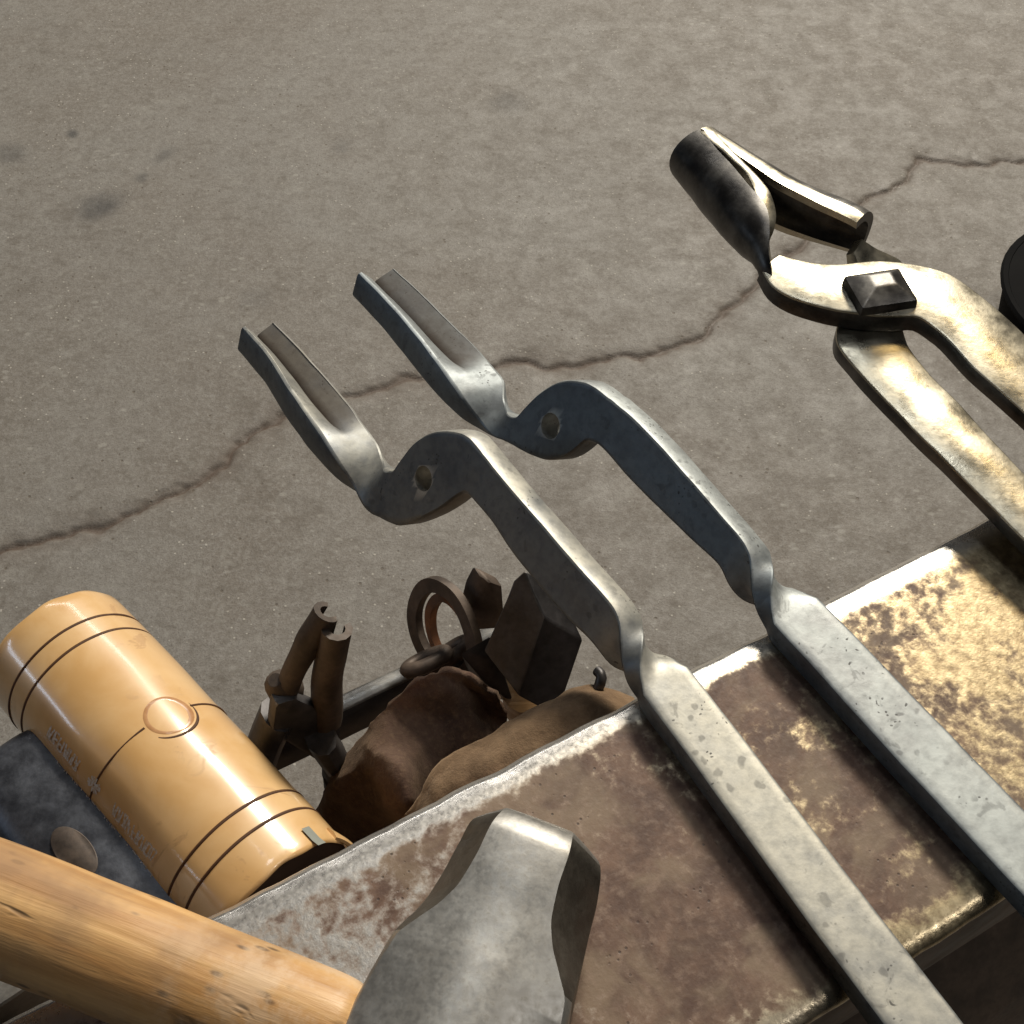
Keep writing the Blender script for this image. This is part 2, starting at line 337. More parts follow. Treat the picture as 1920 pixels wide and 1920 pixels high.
# ------------------------------------------------------------------ anvil frame (local x along the face, y across it, y = 0 far edge)
EYAW = math.radians(60.72)
E = Vector((math.sin(EYAW), math.cos(EYAW), 0)); Nf = Vector((-math.cos(EYAW), math.sin(EYAW), 0))
A0 = at(400, 1705, 0); A_ROT = math.atan2(E.y, E.x)
def av(u, v, z): return A0 + E*u + Nf*v + UP*z
FLOOR = -0.80

# ------------------------------------------------------------------ floor with its crack
def build_floor():
    x0, x1, y0, y1, st = -1.25, 1.25, 0.35, 2.45, 0.0036
    xs = np.arange(x0, x1+1e-6, st); ys = np.arange(y0, y1+1e-6, st)
    gx, gy = np.meshgrid(xs, ys); nx, ny = len(xs), len(ys)
    def line(pix): return [np.array(at(u, v, FLOOR)[:2]) for u, v in pix]
    lines = [(line([(-120, 1075), (0, 1035), (90, 1010), (180, 985), (235, 962), (300, 935), (375, 905), (425, 872), (450, 832), (500, 800), (540, 775), (600, 752), (660, 742), (700, 735), (760, 712), (830, 690), (930, 690), (985, 676), (1060, 685), (1130, 675), (1195, 668), (1260, 645), (1320, 628), (1360, 590), (1420, 540)]), 0.0078, 1.0),
             (line([(1420, 540), (1470, 480), (1540, 420), (1610, 385), (1660, 360), (1700, 340), (1722, 300), (1750, 296), (1800, 303), (1850, 308), (1920, 300), (2100, 270)]), 0.0062, 1.0),
             (line([(235, 962), (290, 925), (345, 910)]), 0.005, 0.55), (line([(500, 800), (560, 770), (600, 735)]), 0.009, 0.35)]
    crack = np.zeros_like(gx)
    rng = np.random.default_rng(4)
    def fbm(sx, amp, k):             # cheap wobble
        out = np.zeros_like(gx)
        for i in range(6):
            f = k*1.8**i; th, ph = rng.uniform(0, 6.28, 2)
            out += amp/1.5**i*np.sin(f*(gx*np.cos(th)+gy*np.sin(th))+ph)
        return out
    wx, wy = fbm(0, 0.0042, 48), fbm(0, 0.0042, 48); ww = 1+fbm(0, 0.28, 30)
    px, py = gx+wx, gy+wy
    for pts, wdt, s in lines:
        d = np.full_like(gx, 9.0)
        for a, b in zip(pts[:-1], pts[1:]):
            ab = b-a; t_ = np.clip(((px-a[0])*ab[0]+(py-a[1])*ab[1])/(ab@ab), 0, 1)
            d = np.minimum(d, np.hypot(px-a[0]-t_*ab[0], py-a[1]-t_*ab[1]))
        wl = wdt*np.clip(ww, .45, 1.7); crack = np.maximum(crack, s*np.maximum(np.exp(-(d/(wl*.75))**2), .42*np.exp(-(d/(wl*2.0))**2)))
    oil = np.zeros_like(gx)
    for (u, v, r, s) in [(185, 385, 0.034, 0.8), (130, 245, 0.010, .9), (310, 290, 0.02, .5), (20, 290, .025, .5), (950, 195, .03, .35), (265, 330, .013, .5), (640, 270, .02, .3), (790, 860, .012, .3), (480, 560, .02, .25)]:
        c = at(u, v, FLOOR); oil = np.maximum(oil, s*np.exp(-(((px-c.x)**2+(py-c.y)**2)/r**2)**1.5))
    gz = np.full_like(gx, FLOOR) - 0.0065*crack + fbm(0, 0.0007, 9)*0.6
    gz[0, :] = gz[-1, :] = FLOOR; gz[:, 0] = gz[:, -1] = FLOOR
    co = np.stack([gx, gy, gz], -1).reshape(-1, 3)
    idx = np.arange(nx*ny).reshape(ny, nx)
    q = np.stack([idx[:-1, :-1], idx[:-1, 1:], idx[1:, 1:], idx[1:, :-1]], -1).reshape(-1, 4)
    B = 9.0
    ex = np.array([[-B, -B, FLOOR], [B, -B, FLOOR], [B, B, FLOOR], [-B, B, FLOOR]]); k = len(co)
    co = np.vstack([co, ex]); c00, c10, c11, c01 = idx[0, 0], idx[0, -1], idx[-1, -1], idx[-1, 0]
    rim = [[k, k+1, c10, c00], [k+1, k+2, c11, c10], [k+2, k+3, c01, c11], [k+3, k, c00, c01]]
    q = np.vstack([q, np.array(rim)])
    me = bpy.data.meshes.new("floor"); me.vertices.add(len(co)); me.vertices.foreach_set("co", co.ravel())
    me.loops.add(len(q)*4); me.loops.foreach_set("vertex_index", q.ravel().astype(np.int32))
    me.polygons.add(len(q)); me.polygons.foreach_set("loop_start", np.arange(0, len(q)*4, 4, dtype=np.int32))
    me.update(calc_edges=True); me.validate()
    for nm, arr in (("crack", crack), ("oil", oil)):
        a = me.attributes.new(nm, 'FLOAT', 'POINT'); a.data.foreach_set("value", np.concatenate([arr.ravel(), np.zeros(4)]).astype(np.float32))
    me.polygons.foreach_set("use_smooth", np.ones(len(q), dtype=bool))
    me.materials.append(M['floor'])
    o = link(bpy.data.objects.new("floor", me)); o["kind"] = "structure"
build_floor()

# ------------------------------------------------------------------ anvil and its stump
def build_anvil():
    root = empty("anvil", av(0.1, -0.0625, -0.30), 0)
    tag(root, "large anvil with rust brown flat face and bright worn edges", "anvil")
    def rect_ring(u, v0, v1, z, k=0): return [av(u, v0, z), av(u, v1, z)]
    # face block: long profile loft, edges rounded and slightly chipped
    prof = []
    w, r = 0.125, 0.0026
    def arc(cx, cz, a0, a1, n=5): return [(cx+r*math.cos(a0+(a1-a0)*i/n), cz+r*math.sin(a0+(a1-a0)*i/n)) for i in range(n+1)]
    KW = 0.0021                     # worn, slightly rounded-over long edges
    def drop(x): return -KW*max(0.0, 1-x/0.011)**2
    prof += [(v_, z_-KW) for v_, z_ in arc(-r, -r, 0, math.pi/2*.74)]
    prof += [(-x, drop(x)) for x in (.0022, .0035, .005, .0065, .008, .0095, .011, .016)] + [(-w*i/14, 0) for i in range(2, 13)]
    prof += [(-w+x, drop(x)*.7) for x in (.011, .009, .007, .005, .0035)]
    prof += [(v_, z_-KW*.7) for v_, z_ in arc(-w+r, -r, math.pi/2*1.26, math.pi)]
    prof += [(-w, -0.03), (-w+0.002, -0.062), (-w+0.032, -0.10), (-w+0.036, -0.16), (-w+0.02, -0.21), (-w-0.01, -0.25), (-w-0.02, -0.30), (0.02, -0.30), (0.01, -0.25), (-0.02, -0.21), (-0.036, -0.16), (-0.032, -0.10), (-0.002, -0.062), (0, -0.03)]
    rings = []
    us = np.linspace(-0.16, 0.46, 180)
    for u in us:
        rg = []
        for (v, z) in prof:
            chip = 0.0
            if z > -0.01 and (v > -0.006 or v < -w+0.006): chip = 0.0010*noise.noise(Vector((u*60, v*9, 1))) + 0.0002*noise.noise(Vector((u*210, v*9, 3)))
            inset = 0.0
            if z < -0.064: inset = 0.0
            rg.append(av(u, v + chip*(1 if v > -.06 else -1), z - abs(chip)*0.6 + 0.0))
        rings.append(rg)
    V, F = loft(rings)
    # bring them to anvil-local axes so the material can follow the face
    body = mesh_obj("body", V, F, M['anvil'], None, 50)
    Minv = (Matrix.Translation(A0) @ Matrix.Rotation(A_ROT, 4, 'Z')).inverted()
    body.data.transform(Minv); body.data.materials.append(M['brownsteel'])
    for p in body.data.polygons:
        if p.center.z < -0.008: p.material_index = 1
    body.parent = root; body.location = A0 - root.location; body.rotation_euler = (0, 0, A_ROT)
    # horn, out of the picture to the left
    rings = []
    for i in range(14):
        s = i/13; rr = 0.058*math.sqrt(1-s*s*0.97); c = av(-0.16-0.26*s, -0.0625, -0.062+0.03*s)
        rings.append([c + Nf*(rr*math.cos(a)) + UP*(rr*0.95*math.sin(a)) for a in np.linspace(0, 2*math.pi, 20, endpoint=False)])
    V, F = loft(rings); mesh_obj("horn", V, F, M['darksteel'], root)
    st = empty("stump", av(0.1, -0.0625, FLOOR)); tag(st, "round wooden stump carrying the anvil", "stump")
    rings = []
    for z, rr in ((FLOOR, .235), (-0.6, .225), (-0.45, .222), (-0.32, .22), (-0.306, .212), (-0.3005, .2)):
        c = av(0.1, -0.0625, z)
        rings.append([c + Vector((math.cos(a), math.sin(a), 0))*(rr*(1+0.02*math.sin(3*a)+.012*math.sin(11*a))) for a in np.linspace(0, 2*math.pi, 60, endpoint=False)])
    V, F = loft(rings); mesh_obj("trunk", V, F, M['stump'], st)
build_anvil()

# ------------------------------------------------------------------ tong blanks
T0 = 0.0115; TS = 0.0125
def ring_section(Cc, w, n, hw, T, dv, hwl=None):
    """forged bar section: face side carries a V trough of depth dv; rounded corners"""
    r = min(T*0.14, hw*0.2)
    pts = []; gw = []; cl = []      # points, groove rust and shade weight, class (0 face, 1 edge on the low-w side, 2 edge on the high-w side, 3 back)
    def add(x, y, g=0.0, c=0): pts.append(Cc + w*x + n*y); gw.append(g); cl.append(c)
    h = T/2; tr = dv
    add(-hw, h-r, 0, 1); add(-hw+r*.3, h-r*.3, 0, 1); add(-hw+r, h)
    add(-hw*.82, h); add(-hw*0.50, h-tr*.36, .05); add(-hw*0.18, h-tr*0.72, .15)
    add(-hw*0.07, h-tr*.90, 1); add(hw*0.0, h-tr*1.12, 1); add(hw*0.07, h-tr*.90, 1)
    add(hw*0.30, h-tr*0.62, .8); add(hw*0.58, h-tr*.32, .75)
    add(hw*0.86, h, .6)
    add(hw-r, h, .35); add(hw-r*.3, h-r*.3, 0, 2); add(hw, h-r, 0, 2)
    add(hw, -h+r, 0, 2); add(hw-r*.3, -h+r*.3, 0, 2); add(hw-r, -h, 0, 3)
    add(hw*.6, -h, 0, 3); add(hw*.3, -h, 0, 3); add(0, -h, 0, 3); add(-hw*.3, -h, 0, 3); add(-hw*.6, -h, 0, 3)
    add(-hw+r, -h, 0, 3); add(-hw+r*.3, -h+r*.3, 0, 1); add(-hw, -h+r, 0, 1)
    return pts, gw, cl

def build_blank(label, Lp, Rp, rein_end, yaw, outline, jaw, hole, rein_hw, seed, rein_end_len, mat='blank'):
    L3, R3 = at(*Lp, T0), at(*Rp, T0); c0 = (L3+R3)/2; c0.z = T0/2
    y = math.radians(yaw)
    d = Vector((math.sin(y), math.cos(y), 0)); rg = Vector((math.cos(y), -math.sin(y), 0))
    TAU = 60.0
    def wv(t): t = math.radians(t); return UP*math.sin(t) + rg*math.cos(t)
    def nv(t): t = math.radians(t); return -rg*math.sin(t) + UP*math.cos(t)
    w50, n50 = wv(TAU), nv(TAU)
    keys = []                       # (C, tau, hw, T, dv)
    re = at(*rein_end, T0); re.z = T0/2
    dr = (c0 - re).normalized()
    total = rein_end_len
    for s in np.linspace(total, 0.012, 12):
        keys.append((c0 - dr*s, 180.0, rein_hw*(1+0.05*s/total), T0, 0))
    keys.append((c0 - dr*0.003, 180, rein_hw, T0, 0))
    keys.append((c0 + d*0.001, 176, rein_hw*0.84, T0*.98, 0))
    keys.append((c0 + d*0.006, 156, 0.0088, T0*.95, 0))
    keys.append((c0 + d*0.012, 120, 0.0086, T0*.97, 0))
    keys.append((c0 + d*0.018, 86, 0.0090, T0, 0))
    keys.append((c0 + d*0.024 + w50*.0015, 66, 0.0094, TS, 0))
    for (a, wt, wb) in outline:
        a, wt, wb = a/1000, wt/1000, wb/1000
        keys.append((c0 + d*a + w50*((wt+wb)/2), TAU, (wt-wb)/2, TS, 0))
    nj = len(jaw)
    for i, (lp, rp, tau, T, dv) in enumerate(jaw):
        mid = ((lp[0]+rp[0])/2, (lp[1]+rp[1])/2)
        cm = onplane(*mid, c0 + n50*0.002, n50)
        nn = nv(tau); a3, b3 = onplane(*lp, cm, nn), onplane(*rp, cm, nn)
        hw = (b3-a3).length/2
        keys.append(((a3+b3)/2 - nn*T/2, tau, hw, T, dv))
    s = 0; K = []
    for i, k in enumerate(keys):
        if i: s += max((k[0]-keys[i-1][0]).length, 0.0008)
        K.append((s, [*k[0], *k[1:]]))
    ts = np.unique(np.concatenate([np.linspace(0, K[11][0], 30), np.linspace(K[11][0], s, 170)]))
    rings = []; gro = []; scale_shade = []
    s_neck, s_jaw = K[17][0], K[17+len(outline)][0]
    for t_, q in zip(ts, spline(K, ts)):
        Cc = Vector(q[:3]); tau = q[3]
        rg_, gw_, cl_ = ring_section(Cc, wv(tau), nv(tau), q[4], q[5], q[6]); rings.append(rg_)
        kk = min(q[6]/0.005, 1.0); gro += [g_*kk for g_ in gw_]
        f0_ = min(max((t_-s_neck+.02)/.03, 0), 1); fj = min(max((t_-s_jaw)/.015, 0), 1); f_ = f0_*(1-.55*fj)
        scale_shade += [(.95*(1-f0_) + f0_) if c_ == 1 else ((.95*(1-f0_) + f0_*(.12 if fj < .5 else f_)) if c_ == 2 else f_) for c_ in cl_]  # mill scale plus painted shade: low side dark, upper shank edge left bright
    root = empty("tong_blank", c0 - Vector((0, 0, T0/2)))
    V, F = loft(rings, caps=False); nr_ = len(rings[0])
    for b0, fl in ((0, 1), ((len(rings)-1)*nr_, 0)):     # end faces fan out from the middle of the back
        for i_ in range(nr_):
            j_ = (i_+1) % nr_
            if 20 not in (i_, j_): F.append((b0+20, b0+j_, b0+i_) if fl else (b0+20, b0+i_, b0+j_))
    o = mesh_obj("blank_bar", V, F, M[mat], root, 38)
    for nm, arr in (("groove", gro), ("scale", scale_shade)):
        at_ = o.data.attributes.new(nm, 'FLOAT', 'POINT'); at_.data.foreach_set("value", np.array(arr, dtype=np.float32))
    rough_up(o, 0.0002, 85, seed); rough_up(o, 0.0004, 20, seed+3)
    # punched rivet hole
    hc = c0 + d*(hole[0]/1000) + w50*(hole[1]/1000); rr = hole[2]/1000
    cyl = [[hc + n50*k + d*(rr*math.cos(a)) + w50*(rr*math.sin(a)) for a in np.linspace(0, 2*math.pi, 24, endpoint=False)] for k in (-0.02, 0.02)]
    V, F = loft(cyl); cut = mesh_obj("hole_cutter", V, F, M['darksteel'], root, 0)
    md = o.modifiers.new("hole", 'BOOLEAN'); md.object = cut; md.operation = 'DIFFERENCE'; md.solver = 'EXACT'
    dg = bpy.context.evaluated_depsgraph_get(); me = bpy.data.meshes.new_from_object(o.evaluated_get(dg))
    o.modifiers.clear(); o.data = me
    bpy.data.objects.remove(cut)
    for p in me.polygons: p.use_smooth = True
    me.set_sharp_from_angle(angle=math.radians(38))
    tag(root, label, "tong blank", "unassembled tong halves on the anvil")
    return root
build_blank("grey forged tong half lying nearest the wooden hammer handle, twisted neck, grooved jaw", (1195, 1290), (1285, 1240), (1732, 1920), -35,
    [(31, 12.1, -7.4), (47, 12.4, -8.9), (73, 12.8, -8.4), (86, 12.9, -7.4), (100, 13.2, -5.6), (110, 13.6, -5.5), (117.5, 14.1, -6.3), (121, 14.4, -11.2), (125, 14.5, -20), (129, 14.4, -27.3), (136, 11.8, -38.0), (143, 6.9, -46.1), (149, 1.2, -49.3), (152.5, -4.0, -50.8), (155.6, -11.5, -52), (157.4, -20.3, -53), (158.8, -27.0, -53.6), (161, -29.0, -54.4)],
    [((655, 902), (724, 866), 22, 0.0125, 0), ((625, 857), (712, 832), -4, 0.0140, 0), ((608, 830), (693, 804), -12, 0.0150, 0.0), ((596, 811), (678, 785), -15, 0.0155, 0.0022), ((580, 787), (661, 760), -18, 0.0158, 0.0054), ((550, 741), (622, 714), -20, 0.0158, 0.0068), ((506, 672), (563, 650), -20, 0.0155, 0.0070), ((457, 617), (513, 600), -20, 0.0150, 0.0070)],
    (141, -17.6, 5.6), 0.0108, 0.0, 0.33)
build_blank("grey forged tong half lying in the middle beside the finished tongs, speckled flat rein", (1436, 1160), (1530, 1111), (1858, 1530), -34,
    [(33, 12.2, -4.6), (45, 13.0, -5.2), (64, 14.4, -6.0), (92, 15.6, -6.8), (111, 14.9, -6.3), (118.4, 14.2, -9.8), (121, 13.8, -16.5), (123.3, 13.6, -21.8), (128, 12.8, -27.8), (134, 10.8, -32.5), (141, 6.6, -35.8), (147.7, -0.1, -38.3), (151.5, -6.5, -39.4), (154.3, -13.2, -40.3), (156.2, -20.0, -41), (157.8, -26.5, -41.6), (160, -28.5, -42.2)],
    [((897, 790), (950, 756), 22, 0.0125, 0), ((859, 741), (945, 706), -4, 0.0140, 0), ((842, 714), (926, 684), -12, 0.0150, 0.0), ((830, 696), (912, 668), -15, 0.0155, 0.0022), ((815, 674), (893, 646), -18, 0.0158, 0.0054), ((791, 641), (862, 616), -20, 0.0158, 0.0068), ((744, 585), (806, 562), -20, 0.0155, 0.0070), ((680, 518), (735, 496), -20, 0.0150, 0.0070)],
    (138.5, -17.0, 5.9), 0.0115, 7.0, 0.30, 'blank2')

# ------------------------------------------------------------------ finished tongs
def ribbon(stations, n, T, flip=1):
    """stations: (left pixel, right pixel, z left, z right, thickness) of the upper face -> closed bar"""
    keys = []; s = 0; prev = None
    for (lp, rp, zl, zr, th) in stations:
        a, b = at(*lp, zl), at(*rp, zr); m = (a+b)/2
        if prev is not None: s += (m-prev).length
        prev = m; keys.append((s, [*a, *b, th]))
    qs = spline(keys, np.linspace(0, s, n)); rings = []
    mids = [(Vector(q[:3])+Vector(q[3:6]))/2 for q in qs]
    for i, q in enumerate(qs):
        a, b, th = Vector(q[:3]), Vector(q[3:6]), q[6]
        tg = (mids[min(i+1, n-1)]-mids[max(i-1, 0)]).normalized(); w = (b-a); L = w.length; w = w/L
        nn = w.cross(tg).normalized()
        if nn.z < 0: nn = -nn
        r = min(th, L)*0.11
        P_ = lambda x, y: a + w*x + nn*y
        rings.append([P_(0, -r), P_(r*.3, -r*.3), P_(r, 0), P_(L*.5, 0.0003), P_(L-r, 0), P_(L-r*.3, -r*.3), P_(L, -r),
                      P_(L, -th+r), P_(L-r*.3, -th+r*.3), P_(L-r, -th), P_(L*.5, -th), P_(r, -th), P_(r*.3, -th+r*.3), P_(0, -th+r)])
    return loft(rings)
def arc_jaw(stations, n, na=14):
    """half-round jaw: (centre pixel, z, radius, angle0, angle1, thickness); 90 = top, 0 = right"""
    keys = []; s = 0; prev = None
    for (cp, z, r, a0, a1, th) in stations:
        c = at(*cp, z)
        if prev is not None: s += (c-prev).length
        prev = c; keys.append((s, [*c, r, a0, a1, th]))
    qs = spline(keys, np.linspace(0, s, n)); rings = []
    cs = [Vector(q[:3]) for q in qs]
    for i, q in enumerate(qs):
        tg = (cs[min(i+1, n-1)]-cs[max(i-1, 0)]).normalized(); rt = UP.cross(tg).normalized()
        if rt.x < 0: rt = -rt
        u2 = tg.cross(rt); u2 = u2 if u2.z > 0 else -u2
        r, a0, a1, th = q[3:7]
        an = [math.radians(a0+(a1-a0)*k/na) for k in range(na+1)]
        outer = [cs[i] + rt*(r*math.cos(a)) + u2*(r*math.sin(a)) for a in an]
        inner = [cs[i] + rt*((r-th)*math.cos(a)) + u2*((r-th)*math.sin(a)) for a in reversed(an)]
        rings.append(outer+inner)
    return loft(rings)
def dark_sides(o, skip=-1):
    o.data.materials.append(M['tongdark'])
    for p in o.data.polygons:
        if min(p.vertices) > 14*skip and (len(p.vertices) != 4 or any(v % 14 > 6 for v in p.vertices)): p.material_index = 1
def build_tongs():
    root = empty("tongs", at(1650, 560, 0.0)); root.location.z = 0.0
    tag(root, "finished steel tongs with closed tubular jaws and square rivet, at the upper right", "tongs")
    # upper half: left jaw -> boss -> right rein
    zb = 0.034
    V, F = ribbon([((1428, 505), (1462, 478), .036, .036, .008), ((1445, 532), (1500, 488), zb+.001, zb+.001, .009), ((1500, 562), (1560, 496), zb, zb, .010), ((1590, 583), (1650, 488), zb, zb, .010), ((1660, 590), (1720, 494), zb, zb, .010), ((1712, 590), (1775, 508), zb, zb, .0095), ((1760, 618), (1830, 545), .033, .033, .009), ((1830, 690), (1885, 592), .031, .031, .0085), ((1920, 772), (1975, 680), .028, .028, .008), ((2130, 985), (2190, 895), .020, .020, .0075), ((2420, 1280), (2480, 1190), .012, .012, .007)], 90, .009)
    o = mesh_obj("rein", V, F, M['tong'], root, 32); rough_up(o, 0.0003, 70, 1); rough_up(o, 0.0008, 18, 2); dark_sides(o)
    def rims(o):
        me = o.data; me.materials.append(M['tong']); n_ = 30
        for p in me.polygons:
            ks = sorted(v % n_ for v in p.vertices)
            if len(ks) == 4 and ks in ([14, 14, 15, 15], [0, 0, 29, 29], [0, 0, 1, 1], [1, 1, 2, 2]): p.material_index = 1
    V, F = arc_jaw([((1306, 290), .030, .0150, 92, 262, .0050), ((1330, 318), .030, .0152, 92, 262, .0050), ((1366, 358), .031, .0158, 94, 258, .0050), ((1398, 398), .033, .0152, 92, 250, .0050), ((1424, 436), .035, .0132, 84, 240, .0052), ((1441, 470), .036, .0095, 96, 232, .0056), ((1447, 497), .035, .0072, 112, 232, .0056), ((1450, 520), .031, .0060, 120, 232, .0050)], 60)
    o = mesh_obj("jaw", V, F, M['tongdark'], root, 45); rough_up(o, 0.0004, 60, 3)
    V, F = ribbon([((1311, 246), (1341, 248), .045, .045, .004), ((1361, 289), (1382, 290), .046, .046, .0045), ((1401, 327), (1425, 334), .047, .047, .005), ((1418, 364), (1446, 364), .047, .046, .005), ((1426, 397), (1456, 402), .045, .043, .005), ((1431, 434), (1452, 432), .042, .040, .005), ((1431, 463), (1444, 455), .039, .038, .005), ((1432, 500), (1448, 496), .036, .036, .005), ((1442, 520), (1470, 508), .0335, .0335, .004)], 50, .005)
    o = mesh_obj("jaw_edge", V, F, M['tong'], root, 40); rough_up(o, 0.0003, 60, 8)
    # lower half: right jaw -> under the boss -> left rein
    V, F = arc_jaw([((1306, 290), .030, .0150, 88, -82, .0048), ((1335, 312), .030, .0152, 88, -82, .0048), ((1390, 350), .030, .0158, 92, -80, .0046), ((1462, 396), .030, .0166, 98, -70, .0046), ((1530, 428), .030, .0168, 102, -60, .0046), ((1585, 450), .030, .0166, 106, -55, .0046), ((1602, 458), .030, .0160, 106, -50, .0046)], 60)
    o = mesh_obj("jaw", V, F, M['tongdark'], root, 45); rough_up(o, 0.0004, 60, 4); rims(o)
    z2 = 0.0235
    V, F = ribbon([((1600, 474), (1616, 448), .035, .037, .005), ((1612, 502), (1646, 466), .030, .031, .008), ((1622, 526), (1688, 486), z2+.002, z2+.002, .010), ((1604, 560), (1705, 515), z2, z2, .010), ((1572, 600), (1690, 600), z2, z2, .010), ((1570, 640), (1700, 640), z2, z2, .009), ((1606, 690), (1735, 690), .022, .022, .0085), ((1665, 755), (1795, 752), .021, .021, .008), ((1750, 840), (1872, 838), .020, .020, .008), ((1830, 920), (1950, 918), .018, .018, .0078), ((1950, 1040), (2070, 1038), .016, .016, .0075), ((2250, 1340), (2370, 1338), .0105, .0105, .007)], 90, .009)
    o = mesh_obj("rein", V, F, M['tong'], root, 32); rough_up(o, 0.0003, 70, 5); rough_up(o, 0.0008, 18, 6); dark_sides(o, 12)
    # rivet: squat four-sided hammered head
    c = at(1648, 552, zb+.0005); yv = math.radians(12)
    ax, ay = Vector((math.cos(yv), math.sin(yv), 0)), Vector((-math.sin(yv), math.cos(yv), 0))
    pts = []
    for sx, sy in ((1, 1), (1, -1), (-1, -1), (-1, 1)):
        pts += [c + ax*(.0132*sx) + ay*(.0110*sy) - UP*.001, c + ax*(.0128*sx) + ay*(.0106*sy) + UP*.0038, c + ax*(.0050*sx+.001) + ay*(.0040*sy+.002) + UP*.0068]
    o = hull("rivet", pts, M['tongdark'], root, 0.0009); o.data.materials.append(M['tongdark'])
    for p in o.data.polygons:
        if p.normal.z > .9: p.material_index = 1
    V, F = loft(tube([c - UP*.024, c - UP*.016, c - UP*.001], .0085, 20, upv=ax)); mesh_obj("rivet_shank", V, F, M['darksteel'], root)
build_tongs()

# ------------------------------------------------------------------ wooden handled hammer on the anvil
def build_hammer():
    ridge_a, ridge_b = at(1000, 1556, .047), at(852, 1910, .050)
    g = (ridge_b - ridge_a); g.z = 0; g.normalize()
    b = UP.cross(g)                 # towards the right of the picture
    if b.x < 0: b = -b
    root = empty("hammer", Vector((ridge_b.x, ridge_b.y, 0)))
    tag(root, "hammer with worn wooden handle, steel head lying on the anvil at bottom", "hammer")
    Z0, ZC = 0.0015, 0.025
    def ring(h, W, ch, cv, ridge, zt, sx=0.0, zb=Z0):
        c = ridge_a + g*h; c = Vector((c.x, c.y, 0)) + b*sx
        e = zt
        top = [(-W, ZC-(e-ZC-cv) if False else max(zb+cv, ZC-0.004)), (-W, e-cv), (-W+ch*.5, e-cv*.5+.0004), (-W+ch, e), (-W*.35, e+ridge*.75), (0, e+ridge), (W*.35, e+ridge*.75), (W-ch, e), (W-ch*.5, e-cv*.5+.0004), (W, e-cv), (W, max(zb+cv, ZC-0.004)), (W, zb+cv*.8), (W-ch, zb), (0, zb-ridge*.0), (-W+ch, zb), (-W, zb+cv*.8)]
        return [c + b*x + UP*z for x, z in top]
    #            h       W      ch     cv     ridge  ztop
    st = [(-.0085, .0120, .0055, .008, .000, .0350, .0, .012), (-.0068, .0165, .0070, .011, .0005, .0400, 0, .008), (-.0025, .0205, .0100, .014, .001, .0450, 0, .004), (.004, .0222, .0108, .021, .0012, .0470, 0, Z0), (.014, .0232, .0114, .022, .0016, .0468, 0, Z0), (.022, .0241, .0112, .021, .0020, .0462, 0, Z0), (.030, .0250, .0090, .016, .0030, .0454, 0, Z0), (.037, .0258, .0050, .008, .0048, .0440, 0, Z0), (.043, .0265, .0020, .003, .0066, .0428, 0, Z0), (.056, .0278, .0016, .0024, .0082, .0418, 0, Z0), (.085, .0290, .0016, .0024, .0086, .0416, 0, Z0), (.098, .027, .004, .006, .006, .043, 0, Z0), (.110, .021, .008, .010, .002, .045, 0, Z0), (.135, .020, .008, .010, .001, .045, 0, Z0), (.1385, .017, .006, .008, .0, .042, 0, .005)]
    K = [(s[0], list(s[1:])) for s in st]
    rings = [ring(h, q[0]*1.06, *q[1:]) for h, q in zip(np.linspace(-.0085, .1385, 110), spline(K, np.linspace(-.0085, .1385, 110)))]
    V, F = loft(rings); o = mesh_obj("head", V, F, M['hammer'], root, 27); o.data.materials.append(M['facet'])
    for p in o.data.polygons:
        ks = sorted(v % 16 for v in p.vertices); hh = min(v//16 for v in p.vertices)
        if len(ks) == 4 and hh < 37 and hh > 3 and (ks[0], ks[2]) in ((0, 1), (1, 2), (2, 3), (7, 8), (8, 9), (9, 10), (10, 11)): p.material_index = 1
    # handle: oval, slightly swelling, passes through the eye; modelled in its own axes for the grain
    eye = ridge_a + g*0.071; eye.z = 0.0245
    pl = at(0, 1702, .0265); hx = Vector((eye.x-pl.x, eye.y-pl.y, 0)); hx.normalize()
    hy = UP.cross(hx)
    base = Vector((eye.x, eye.y, eye.z))
    rings = []
    prof = [(-.30, .0200, .0155), (-.22, .0192, .0158), (-.14, .0188, .0160), (-.085, .0184, .0162), (-.046, .0176, .0162), (-.033, .0166, .0160), (-.029, .0150, .0155), (-.026, .0130, .0150), (.0, .012, .014), (.036, .0115, .0135), (.0378, .0105, .0125)]
    K = [(p[0], p[1:]) for p in prof]; xs = np.linspace(-.30, .0378, 120)
    for x, q in zip(xs, spline(K, xs)):
        rings.append([Vector((x, q[0]*math.cos(a), q[1]*math.sin(a) + 0.0018*(1 if x < -.029 else 0) - 0.0 )) for a in np.linspace(0, 2*math.pi, 36, endpoint=False)])
    V, F = loft(rings); o = mesh_obj("handle", V, F, M['wood'], None, 45)
    rough_up(o, 0.0005, 40, 5); rough_up(o, 0.0008, 12, 1)
    o.parent = root; o.location = base - root.location; o.rotation_euler = (0, 0, math.atan2(hx.y, hx.x))
build_hammer()

